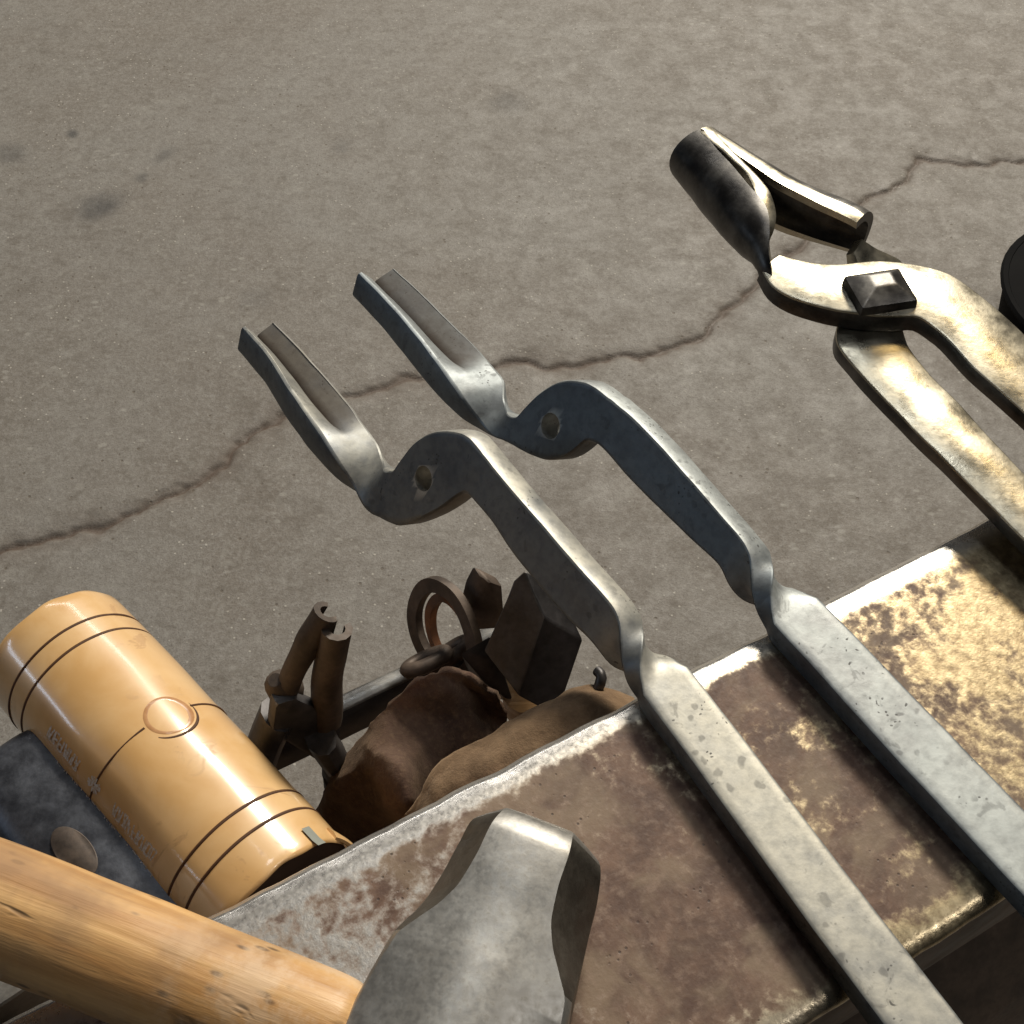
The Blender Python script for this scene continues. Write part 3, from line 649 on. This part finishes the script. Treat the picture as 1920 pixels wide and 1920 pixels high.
# ------------------------------------------------------------------ tool rack behind the anvil
RZ = -0.083
def bar_box(name, p, q, th, hgt, mat, parent, seed=0, rr=0.0012):
    d = (q-p).normalized(); s = d.cross(UP).normalized(); n = max(int((q-p).length/.008), 2); rings = []
    for i in range(n+1):
        c = p + (q-p)*(i/n)
        prof = [(-th/2, -rr), (-th/2+rr, 0), (th/2-rr, 0), (th/2, -rr), (th/2, -hgt+rr), (th/2-rr, -hgt), (-th/2+rr, -hgt), (-th/2, -hgt+rr)]
        rings.append([c + s*x + UP*z for x, z in prof])
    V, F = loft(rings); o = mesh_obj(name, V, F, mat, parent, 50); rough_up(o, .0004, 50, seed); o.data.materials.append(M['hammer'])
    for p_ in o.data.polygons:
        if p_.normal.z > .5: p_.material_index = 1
    return o
rack = empty("tool_rack", av(0.1, 0.05, FLOOR+0.5))
tag(rack, "black flat bar tool rack running behind the anvil", "rack")
VO, VI = 0.0972, 0.022
bar_box("outer_rail", av(-0.22, VO, RZ), av(0.165, VO, RZ), .008, .026, M['darksteel'], rack, 1)
bar_box("inner_rail", av(-0.22, VI, RZ), av(0.165, VI, RZ), .008, .026, M['darksteel'], rack, 2)
for u in (-0.21, 0.155):
    bar_box("end_bar", av(u, VI+.0042, RZ-.001), av(u, VO-.0042, RZ-.001), .008, .022, M['darksteel'], rack, 3)
for u in (-0.10, 0.13):             # brackets down to the stump
    p = [av(u, VI-.003, RZ-.024), av(u, VI+.002, RZ-.12), av(u+(0.03 if u < 0 else -.03), 0.03, -0.24), av(u+(0.06 if u < 0 else -.05), 0.035, -0.36), av(u+(0.06 if u < 0 else -.05), 0.05, -0.50)]
    V, F = loft(tube(polyline(p, 24), .009, 8, 0.5)); mesh_obj("bracket", V, F, M['darksteel'], rack)

# ------------------------------------------------------------------ rawhide mallet
def build_mallet():
    R = 0.0318; zc = RZ + R
    f0, f1 = at(107, 1216, zc), at(532, 1700, zc)
    ax = (f0-f1).normalized(); Lm = (f0-f1).length; mid = (f0+f1)/2
    right = ax.cross(UP).normalized()
    if right.x < 0: right = -right
    root = empty("rawhide_mallet", Vector((mid.x, mid.y, zc)))
    tag(root, "tan cylindrical rawhide mallet with brown grooves, standing in the rack", "mallet")
    def S(s, th, r):                # s along the axis (far end positive), th from straight up to the right
        t_ = math.radians(th); return mid + ax*s + (UP*math.cos(t_) + right*math.sin(t_))*r
    h = Lm/2
    gro = [h-.0185, h-.0282, -h+.0275, -h+.0175]
    prof = [(-h, R-.0011), (-h+.0004, R-.0003), (-h+.0015, R+.0001)]
    ss = sorted(set([round(x, 5) for x in np.linspace(-h+.005, h-.006, 60)] + [round(g_+k, 5) for g_ in gro for k in (-.0007, -.0004, 0, .0004, .0007)]))
    for s_ in ss:
        dd = min(abs(s_-g_) for g_ in gro); dip = .0009 if dd < .0002 else (.0007 if dd < .0005 else 0)
        bow = 0.0006*(1-(s_/h)**2)
        prof.append((s_, R + bow - dip))
    prof += [(h-.0022, R-.0001), (h-.0008, R-.0006), (h-.0002, R-.0014), (h, R-.003)]
    ang = np.linspace(0, 360, 96, endpoint=False)
    rings = []
    for s_, r in prof:
        rings.append([S(s_ + (0.0006*noise.noise(Vector((math.cos(math.radians(a))*3, math.sin(math.radians(a))*3, 5))) + .0003*math.sin(math.radians(a*9)) if abs(s_) > h-.0009 else 0), a, r + 0.0004*noise.noise(Vector((s_*30, math.cos(math.radians(a))*2, math.sin(math.radians(a))*2)))) for a in ang])
    V, F = loft(rings, caps=False); o = mesh_obj("head", V, F, M['rawhide'], root, 60)
    # end faces: coiled hide, a shallow spiral step
    for sgn in (1, -1):
        V, F = [], []; nr = 14
        for i in range(nr+1):
            r = (R-.0012 if sgn < 0 else R-.0031)*(1-i/nr)
            for a in ang: V.append(S(sgn*(h - .0002 - (.0006 if i % 2 else 0) - .002*(i/nr)), a, max(r, 1e-5)))
        n_ = len(ang)
        for i in range(nr):
            for j in range(n_): F.append((i*n_+j, i*n_+(j+1) % n_, (i+1)*n_+(j+1) % n_, (i+1)*n_+j))
        mesh_obj("coiled_end", V, F, M['endgrain'], root, 60)
    def ring_line(name, s_, r, rad, a0=0, a1=360, n=110, mat=M['groove']):
        full = a1-a0 >= 359.9
        path = [S(s_, a0+(a1-a0)*i/n, r) for i in range(n if full else n+1)]; rg = []
        for i, p in enumerate(path):
            a = math.radians(a0+(a1-a0)*i/n); rd = UP*math.cos(a)+right*math.sin(a)
            rg.append([p + ax*(rad*math.cos(q)) + rd*(rad*.6*math.sin(q)) for q in np.linspace(0, 2*math.pi, 6, endpoint=False)])
        V, F = loft(rg, closed_path=full); mesh_obj(name, V, F, mat, root, 60)
    for g_ in gro: ring_line("groove", g_, R+.00025, .00058)
    PT = 20.0                       # the plug sits a little right of the crown
    ps = 0.0000
    pa = 10.3/ (R*1000) * 57.3 * 1.06
    ring_line("seam", ps+.0005, R+.00062, .00050, PT+pa-1, 360+PT-pa+1, 90)
    # plug: round disc let into the crown, slightly dished
    rp = .0108; V, F = [], []; na, nr = 40, 7
    def PS(x, y, dr): return S(ps + x, PT + math.degrees(y/R), R + dr)
    V.append(PS(0, 0, -.0001))
    for i in range(1, nr+1):
        rr = rp*i/nr
        for k in range(na):
            a = 2*math.pi*k/na; V.append(PS(rr*math.cos(a), rr*math.sin(a), .0010 - .0009*(1-(i/nr)**2) - (.0012 if i == nr else 0)))
    for k in range(na): F.append((0, 1+k, 1+(k+1) % na))
    for i in range(nr-1):
        for k in range(na): F.append((1+i*na+k, 1+(i+1)*na+k, 1+(i+1)*na+(k+1) % na, 1+i*na+(k+1) % na))
    mesh_obj("plug", V, F, M['plug'], root, 60)
    rg = []
    for k in range(60):
        a = 2*math.pi*k/60; wd = .00018 + .00065*max(0, math.cos(a-math.radians(165)))
        c = PS((rp+.0002)*math.cos(a), (rp+.0002)*math.sin(a), .0003)
        o1 = PS((rp+.0012)*math.cos(a), (rp+.0012)*math.sin(a), .0003)-c; o1.normalize(); up_ = (c-(mid+ax*(c-mid).dot(ax))).normalized()
        rg.append([c + o1*(wd*math.cos(q)) + up_*(wd*.8*math.sin(q)) for q in np.linspace(0, 2*math.pi, 6, endpoint=False)])
    V, F = loft(rg, closed_path=True); mesh_obj("plug_ring", V, F, M['groove'], root, 60)
    # rubbed silver stamping, no longer readable: broken strokes in two rows and an oval emblem
    rnd = random.Random(11); V, F = [], []
    def stroke(x0, y0, x1, y1, wd):
        d = Vector((x1-x0, y1-y0, 0)); 
        if d.length < 1e-6: return
        p = Vector((-d.y, d.x, 0)).normalized()*wd/2; k = len(V); n_ = 3
        for i in range(n_+1):
            q = Vector((x0, y0, 0)) + d*(i/n_)
            for sg in (1, -1):
                w_ = q + p*sg*rnd.uniform(.6, 1.1); V.append(S(w_.x, w_.y/R*57.2958, R+.00105))
        for i in range(n_): F.append((k+2*i, k+2*i+2, k+2*i+3, k+2*i+1))
    def row(s0, s1, n_, th, hgt, wd, keep):
        y0 = math.radians(th)*R
        for i in range(n_):
            s_ = s0+(s1-s0)*(i+.5)/n_; cw = abs(s1-s0)/n_*.34
            segs = [((-1, -1), (-1, 1)), ((-1, 1), (1, 1)), ((-1, 0), (1, 0)), ((-1, -1), (1, -1)), ((1, -1), (1, 1)), ((-1, -1), (1, 1)), ((-1, 1), (0, -1)), ((0, -1), (1, 1))]
            for (p, q) in rnd.sample(segs, 4):
                if rnd.random() < keep: stroke(s_+p[0]*cw, y0+p[1]*hgt, s_+q[0]*cw, y0+q[1]*hgt, wd)
    row(.0330, .0110, 6, -50, .0026, .0010, .95)
    row(-.0120, -.0400, 9, -50, .0025, .0009, .95)
    row(.0270, -.0420, 20, -65, .0018, .0006, .5)
    for k in range(16):             # emblem
        a = 2*math.pi*k/16; r1 = (.0040, .0030)
        if k % 4 != 1: stroke(.0005+r1[0]*math.cos(a), -math.radians(50)*R+r1[1]*math.sin(a), .0005+.1*r1[0]*math.cos(a), -math.radians(50)*R+.1*r1[1]*math.sin(a), .0011)
    o = mesh_obj("rubbed_lettering", V, F, M['foil'], root, 0); o["label"] = "rubbed silver stamped lettering"
    # scrap of grey tape and the lifted flake of hide on the near rim
    V, F = [], []
    for i in range(4):
        for j in range(3): V.append(S(-h - .0015 + .0095*i/3, 36 + 7.0*j/2, R+.0009 + (.0006 if i == 0 else 0)))
    for i in range(3):
        for j in range(2): F.append((i*3+j, i*3+j+1, (i+1)*3+j+1, (i+1)*3+j))
    mesh_obj("tape_scrap", V, F, M['tape'], root, 0)
    rg = []
    for i in range(7):
        f = i/6; a0 = 60+f*22; c = S(-h+.0030-.0050*f, a0, R+.0003+.0004*f)
        rd = (UP*math.cos(math.radians(a0))+right*math.sin(math.radians(a0)))
        wd = .0030*(1-f*.75)
        rg.append([c+ax*wd+rd*.0007, c+rd*.0012, c-ax*wd*.8+rd*.0006, c-ax*wd*.8-rd*.0006, c-rd*.0002, c+ax*wd-rd*.0012])
    V, F = loft(rg); mesh_obj("lifted_flake", V, F, M['rawhide'], root, 50)
    # handle hanging down through the rack
    p = [S(ps, 180, R-.004), S(ps, 180, .10), S(ps, 180, .20), S(ps, 180, .29)]
    V, F = loft(tube(polyline(p, 30), [.0105+.003*math.sin(i/29*3.1) for i in range(30)], 18, upv=ax)); mesh_obj("handle", V, F, M['wood'], root)
build_mallet()

# ------------------------------------------------------------------ dark hammer left of the mallet
def build_dark_hammer():
    zc = RZ+.024
    a, b = at(22, 1432, zc+.008), at(262, 1712, zc+.008); a.z = b.z = zc
    ax = (b-a).normalized(); rt = ax.cross(UP)
    if rt.x < 0: rt = -rt
    root = empty("dark_hammer", (a+b)/2); tag(root, "blackened steel hammer head hanging beside the rawhide mallet, at left", "hammer")
    st = [(-.004, .017), (-.001, .0205), (.004, .0222), (.02, .0225), (.04, .0232), (.075, .0232), (.095, .0222), (.112, .0222), (.116, .019)]
    K = [(s[0], [s[1]]) for s in st]; xs = np.linspace(-.004, .116, 60); rings = []
    for x, q in zip(xs, spline(K, xs)):
        r = q[0]; rg = []
        for t_ in np.linspace(0, 2*math.pi, 40, endpoint=False):
            c, s_ = math.cos(t_), math.sin(t_); k = (abs(c)**3.2+abs(s_)**3.2)**(-1/3.2)
            rg.append(a + ax*x + rt*(r*1.05*k*c) + UP*(r*k*s_))
        rings.append(rg)
    V, F = loft(rings); o = mesh_obj("head", V, F, M['bluesteel'], root, 50); rough_up(o, .0005, 50, 3)
    ec = a + ax*.058 - rt*.004
    rg = []
    for z, k in ((.0215, 1.0), (.0236, .995), (.0238, .95)):
        rg.append([ec + UP*z + ax*(.0125*k*math.cos(t_)) + rt*(.0062*k*math.sin(t_)) for t_ in np.linspace(0, 2*math.pi, 30, endpoint=False)])
    V, F = loft(rg); mesh_obj("handle_end", V, F, M['oldtong'], root, 30)
    V, F = loft(tube(polyline([ec-UP*.02, ec-UP*.12, ec-UP*.27], 20), .012, 16, upv=ax)); mesh_obj("handle", V, F, M['wood'], root)
build_dark_hammer()

# ------------------------------------------------------------------ steel block peeking out at the lower left
def build_block():
    z = -0.012
    tp = [at(-190, 1700, z), at(30, 1700, z), at(92, 1826, z), at(-110, 1960, z)]
    pts = tp + [p - UP*.055 for p in tp]
    o = hull("steel_block", pts, M['hammer'], None, 0.0018, 3)
    tag(o, "grey steel block showing below the wooden handle at the lower left corner", "steel block")
build_block()

# ------------------------------------------------------------------ old bolt tongs standing in the rack
def build_bolt_tongs():
    zt = RZ
    root = empty("rusty_bolt_tongs", av(0.065, VO-.012, RZ))
    tag(root, "rusty old tongs with two hollow jaws pointing up from the rack", "tongs")
    pl0 = av(0, VO-.010, 0); n = Nf
    def q(u, v, off=0.0): return onplane(u, v, pl0 + Nf*off, n)
    def halfpipe(path, r, th, a0, a1, name, na=10):
        rings = []
        for i, p in enumerate(path):
            tg = (path[min(i+1, len(path)-1)]-path[max(i-1, 0)]).normalized(); sx = E - tg*E.dot(tg); sx.normalize(); sy = tg.cross(sx)
            if sy.dot(Nf) < 0: sy = -sy
            rr = r[i] if isinstance(r, list) else r
            an = [math.radians(a0+(a1-a0)*k/na) for k in range(na+1)]
            rings.append([p + sx*(rr*math.cos(a)) + sy*(rr*math.sin(a)) for a in an] + [p + sx*((rr-th)*math.cos(a)) + sy*((rr-th)*math.sin(a)) for a in reversed(an)])
        V, F = loft(rings); o = mesh_obj(name, V, F, M['oldtong'], root, 45); rough_up(o, .0007, 70, len(name)+path[0].x*100); return o
    halfpipe(polyline([q(532, 1310), q(552, 1258), q(580, 1200), q(612, 1148)], 20), [.0046+.0010*i/19 for i in range(20)], .0026, 60, 300, "jaw")
    halfpipe(polyline([q(612, 1350, -.006), q(612, 1290, -.006), q(620, 1235, -.006), q(631, 1178, -.006)], 20), [.0068-.0006*i/19 for i in range(20)], .0030, 70, 372, "jaw")
    # knob on the left jaw
    c = q(528, 1285, .002); V, F = loft(tube([c-UP*.008+E*.004, c-UP*.003, c+UP*.003-E*.001, c+UP*.006-E*.002], [.006, .0068, .006, .003], 12)); mesh_obj("stop_knob", V, F, M['oldtong'], root)
    # boss
    pts = [q(512, 1310, -.004), q(550, 1300, -.004), q(636, 1340, -.008), q(632, 1395, -.008), q(590, 1418, -.006), q(505, 1365, -.004)]
    hull("boss", [p + Nf*k for p in pts for k in (-.003, .004)], M['darksteel'], root, .002)
    for pth in ([q(520, 1340), q(492, 1410), q(470, 1520), q(455, 1760)], [q(600, 1380, -.012), q(640, 1450, -.012), q(660, 1560, -.008), q(665, 1800, -.004)]):
        pp = polyline(pth, 30); V, F = loft(tube(pp, [.0095-.003*i/29 for i in range(30)], 10, .7)); o = mesh_obj("rein", V, F, M['darksteel'], root); rough_up(o, .0006, 50, 1)
build_bolt_tongs()

# ------------------------------------------------------------------ rings and links on the rail
def flat_ring(name, cpx, z, off, R_, w, th, axis, mat, label, cat, group=None):
    c = onplane(*cpx, av(0, VO+off, 0), Nf)
    Vw = (ORG-c).normalized(); kr = Vector((0.93, 0.37*.788, 0.37*.616)); kr = (kr - Vw*kr.dot(Vw)).normalized()
    a = (Vw*axis.x + kr*axis.y).normalized(); s = Vw.cross(kr).normalized(); k = s.cross(a); rings = []
    for i in range(56):
        t_ = 2*math.pi*i/56; rd = s*math.cos(t_)+k*math.sin(t_)
        wob = 1+.02*math.sin(3*t_)
        rings.append([c + rd*(R_*wob)+a*(th/2), c+rd*(R_*wob-w)+a*(th/2), c+rd*(R_*wob-w)-a*(th/2), c+rd*(R_*wob)-a*(th/2)])
    V, F = loft(rings, closed_path=True); o = mesh_obj(name, V, F, mat, None, 40); rough_up(o, .0004, 60, R_*999)
    return tag(o, label, cat, group)
flat_ring("iron_ring", (832, 1182), 0, .004, .0248, .0068, .004, Vector((.56, -.83, 0)), M['brownsteel'], "brown flat iron ring leaning on the rack rail", "ring")
flat_ring("rusty_ring", (851, 1196), 0, .010, .0225, .0045, .004, Vector((.45, -.9, 0)), M['rust'], "orange rusted ring tucked behind the brown ring", "ring")
def link_(cpx, off, dirv, label):
    c = onplane(*cpx, av(0, VO+off, 0), Nf); d = dirv.normalized(); s = d.cross(UP).normalized(); path = []
    for i in range(40):
        t_ = 2*math.pi*i/40; path.append(c + d*(.0095*math.cos(t_)) + (s*.6+UP*.5)*(.0062*math.sin(t_)))
    rg = []
    for i, p in enumerate(path):
        tg = (path[(i+1) % 40]-path[i-1]).normalized(); a = tg.cross(UP).normalized(); b = a.cross(tg)
        rg.append([p + a*(.0035*math.cos(q)) + b*(.0035*math.sin(q)) for q in np.linspace(0, 2*math.pi, 8, endpoint=False)])
    V, F = loft(rg, closed_path=True); o = mesh_obj("chain_link", V, F, M['brownsteel'], None, 60); tag(o, label, "chain link", "chain links on the rack rail")
link_((800, 1240), -.006, E, "brown chain link lying on the rail left of the ring")
link_((845, 1226), -.004, E*.8+UP*.3, "brown chain link lying inside the flat ring")

# ------------------------------------------------------------------ dark faceted hammer heads standing behind the anvil edge
def build_faceted():
    root = empty("faceted_hammer_head", at(990, 1240, -.06)); tag(root, "dark faceted steel hammer head standing under the first tong half", "hammer head")
    f_ = lambda u, v, z: at(u, v, z)
    a3, b3, c3 = f_(984, 1068, -.014), f_(906, 1220, -.044), f_(972, 1305, -.054)
    pn = (b3-a3).cross(c3-a3).normalized()
    front = [onplane(u_, v_, a3, pn) for u_, v_ in ((984, 1068), (962, 1088), (950, 1120), (906, 1220), (972, 1306), (1021, 1158), (998, 1108))]
    ext = f_(1094, 1200, -.040) - front[5]
    n_ = len(front); V = front + [p_ + ext for p_ in front]
    F = [tuple(range(n_)), tuple(range(2*n_-1, n_-1, -1))] + [(k, (k+1) % n_, n_+(k+1) % n_, n_+k) for k in range(n_)]
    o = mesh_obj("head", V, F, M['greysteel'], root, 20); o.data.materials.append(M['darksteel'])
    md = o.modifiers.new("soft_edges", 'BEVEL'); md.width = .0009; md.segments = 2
    for k, p_ in enumerate(o.data.polygons): p_.material_index = 0 if k == 0 else 1  # front face lighter; shade of the other sides put into darker steel
    pts = [f_(862, 1226, -.050), f_(922, 1190, -.046), f_(935, 1235, -.055), f_(908, 1280, -.066), f_(965, 1320, -.08), f_(880, 1255, -.07), f_(900, 1300, -.09)]
    hull("cheek", pts, M['darksteel'], root, .001)
    p = [at(985, 1290, -.075), at(985, 1320, -.14), at(985, 1330, -.30)]
    V, F = loft(tube(polyline(p, 16), .011, 14)); mesh_obj("handle", V, F, M['wood'], root)
    r2 = empty("curved_steel_scrap", at(915, 1150, -.06)); tag(r2, "dark brown curved piece of steel behind the faceted hammer head", "steel scrap")
    V, F = arc_jaw([((918, 1110), -.045, .0130, 200, 20, .004), ((912, 1150), -.060, .0150, 200, 20, .004), ((905, 1200), -.075, .0155, 200, 20, .004)], 20)
    # a rolled plate, standing
    P1 = [f_(907, 1092, -.04), f_(925, 1103, -.04), f_(950, 1112, -.045), f_(955, 1190, -.07), f_(885, 1195, -.072), f_(882, 1165, -.062), f_(892, 1120, -.05)]
    hull("plate", [p_ + Nf*k for p_ in P1 for k in (0.004, .010)], M['brownsteel'], r2, .001)
build_faceted()
def build_hook():
    p = polyline([at(1095, 1345, -.05), at(1112, 1310, -.03), at(1124, 1285, -.022), at(1128, 1268, -.020), at(1120, 1258, -.021)], 18)
    V, F = loft(tube(p, .0022, 10)); o = mesh_obj("bent_nail", V, F, M['darksteel'], None, 60); tag(o, "small bent nail sticking up beside the twisted neck of the first tong half", "nail")
build_hook()

# ------------------------------------------------------------------ suede flaps hanging over the rack, between rail and anvil
def flap(name, grid, label, th=.003, sub=14, seed=0, mat='suede'):
    """grid of (u, v, z) rows; interpolated to a cloth sheet with thickness"""
    rows = [[list(at(*p)) for p in r] for r in grid]
    nu = len(rows[0]); fine = []
    for r in rows: fine.append([q for q in spline([(i, r[i]) for i in range(nu)], np.linspace(0, nu-1, (nu-1)*sub+1))])
    nv_ = len(rows); cols = []
    for j in range(len(fine[0])): cols.append(spline([(i, fine[i][j]) for i in range(nv_)], np.linspace(0, nv_-1, (nv_-1)*sub+1)))
    W, Hh = len(cols), len(cols[0]); V = []
    for j in range(W):
        for i in range(Hh):
            p = Vector(cols[j][i]); p += noise.noise_vector(p*45+Vector((seed, 0, 0)))*.0028 + noise.noise_vector(p*150)*.0009
            if j in (0, W-1) or i in (0, Hh-1): p += noise.noise_vector(p*350)*.0003
            V.append(p)
    F = [(j*Hh+i, j*Hh+i+1, (j+1)*Hh+i+1, (j+1)*Hh+i) for j in range(W-1) for i in range(Hh-1)]
    o = mesh_obj(name, V, F, M[mat], None, 70)
    md = o.modifiers.new("thickness", 'SOLIDIFY'); md.thickness = th; md.offset = -1
    return tag(o, label, "leather flap", "suede flaps hanging between the rack and the anvil")
flap("suede_flap", [
    [(582, 1545, -.135), (618, 1462, -.100), (668, 1388, -.072), (742, 1316, -.054), (806, 1268, -.044), (862, 1265, -.044), (925, 1305, -.060)],
    [(590, 1560, -.130), (640, 1470, -.080), (700, 1392, -.058), (762, 1330, -.056), (832, 1292, -.048), (890, 1298, -.060), (945, 1340, -.075)],
    [(600, 1590, -.135), (668, 1500, -.086), (738, 1435, -.048), (800, 1375, -.062), (862, 1335, -.060), (915, 1345, -.075), (955, 1380, -.09)],
    [(610, 1640, -.140), (690, 1560, -.100), (762, 1500, -.055), (830, 1440, -.072), (890, 1395, -.070), (940, 1400, -.085), (970, 1430, -.10)],
    [(630, 1700, -.150), (715, 1620, -.120), (785, 1560, -.075), (855, 1500, -.090), (910, 1450, -.085), (960, 1450, -.10), (985, 1480, -.12)]],
    "dark brown suede leather flap folded in ridges beside the rawhide mallet", seed=1)
flap("suede_flap", [
    [(765, 1530, -.060), (850, 1430, -.040), (940, 1372, -.032), (1030, 1330, -.028), (1100, 1296, -.026), (1180, 1318, -.030)],
    [(800, 1550, -.050), (880, 1460, -.032), (965, 1405, -.024), (1050, 1360, -.020), (1120, 1325, -.020), (1195, 1340, -.026)],
    [(830, 1570, -.055), (915, 1490, -.030), (1000, 1440, -.024), (1080, 1400, -.022), (1150, 1360, -.024), (1210, 1370, -.030)],
    [(850, 1610, -.080), (935, 1540, -.060), (1020, 1490, -.055), (1100, 1450, -.055), (1170, 1410, -.055), (1230, 1410, -.06)]],
    "light brown suede leather strip lying along the far edge of the anvil", seed=5, mat='suedelight')

# ------------------------------------------------------------------ black rubber pan at the right edge, standing on the floor
def build_pan():
    c = at(2106, 548, FLOOR+.075); c = Vector((c.x, c.y, FLOOR))
    root = empty("rubber_pan", c); tag(root, "black rubber pan on the floor cut off by the right picture edge", "pan")
    prof = [(0.001, .002), (.135, 0), (.142, .004), (.152, .066), (.158, .067), (.160, .072), (.157, .076), (.150, .075), (.146, .066), (.136, .010), (.001, .008)]
    rings = [[c + Vector((r*math.cos(a), r*math.sin(a), z)) for a in np.linspace(0, 2*math.pi, 48, endpoint=False)] for r, z in prof]
    V, F = loft(rings); mesh_obj("body", V, F, M['rubber'], root, 40)
    V, F = loft([[c + Vector((r*math.cos(a), r*math.sin(a), z)) for a in np.linspace(0, 2*math.pi, 48, endpoint=False)] for r, z in ((.1455, .060), (.1492, .0742), (.12, .079), (.06, .083), (.01, .084))]); mesh_obj("dark_filling", V, F, M['rubber'], root, 60)
build_pan()
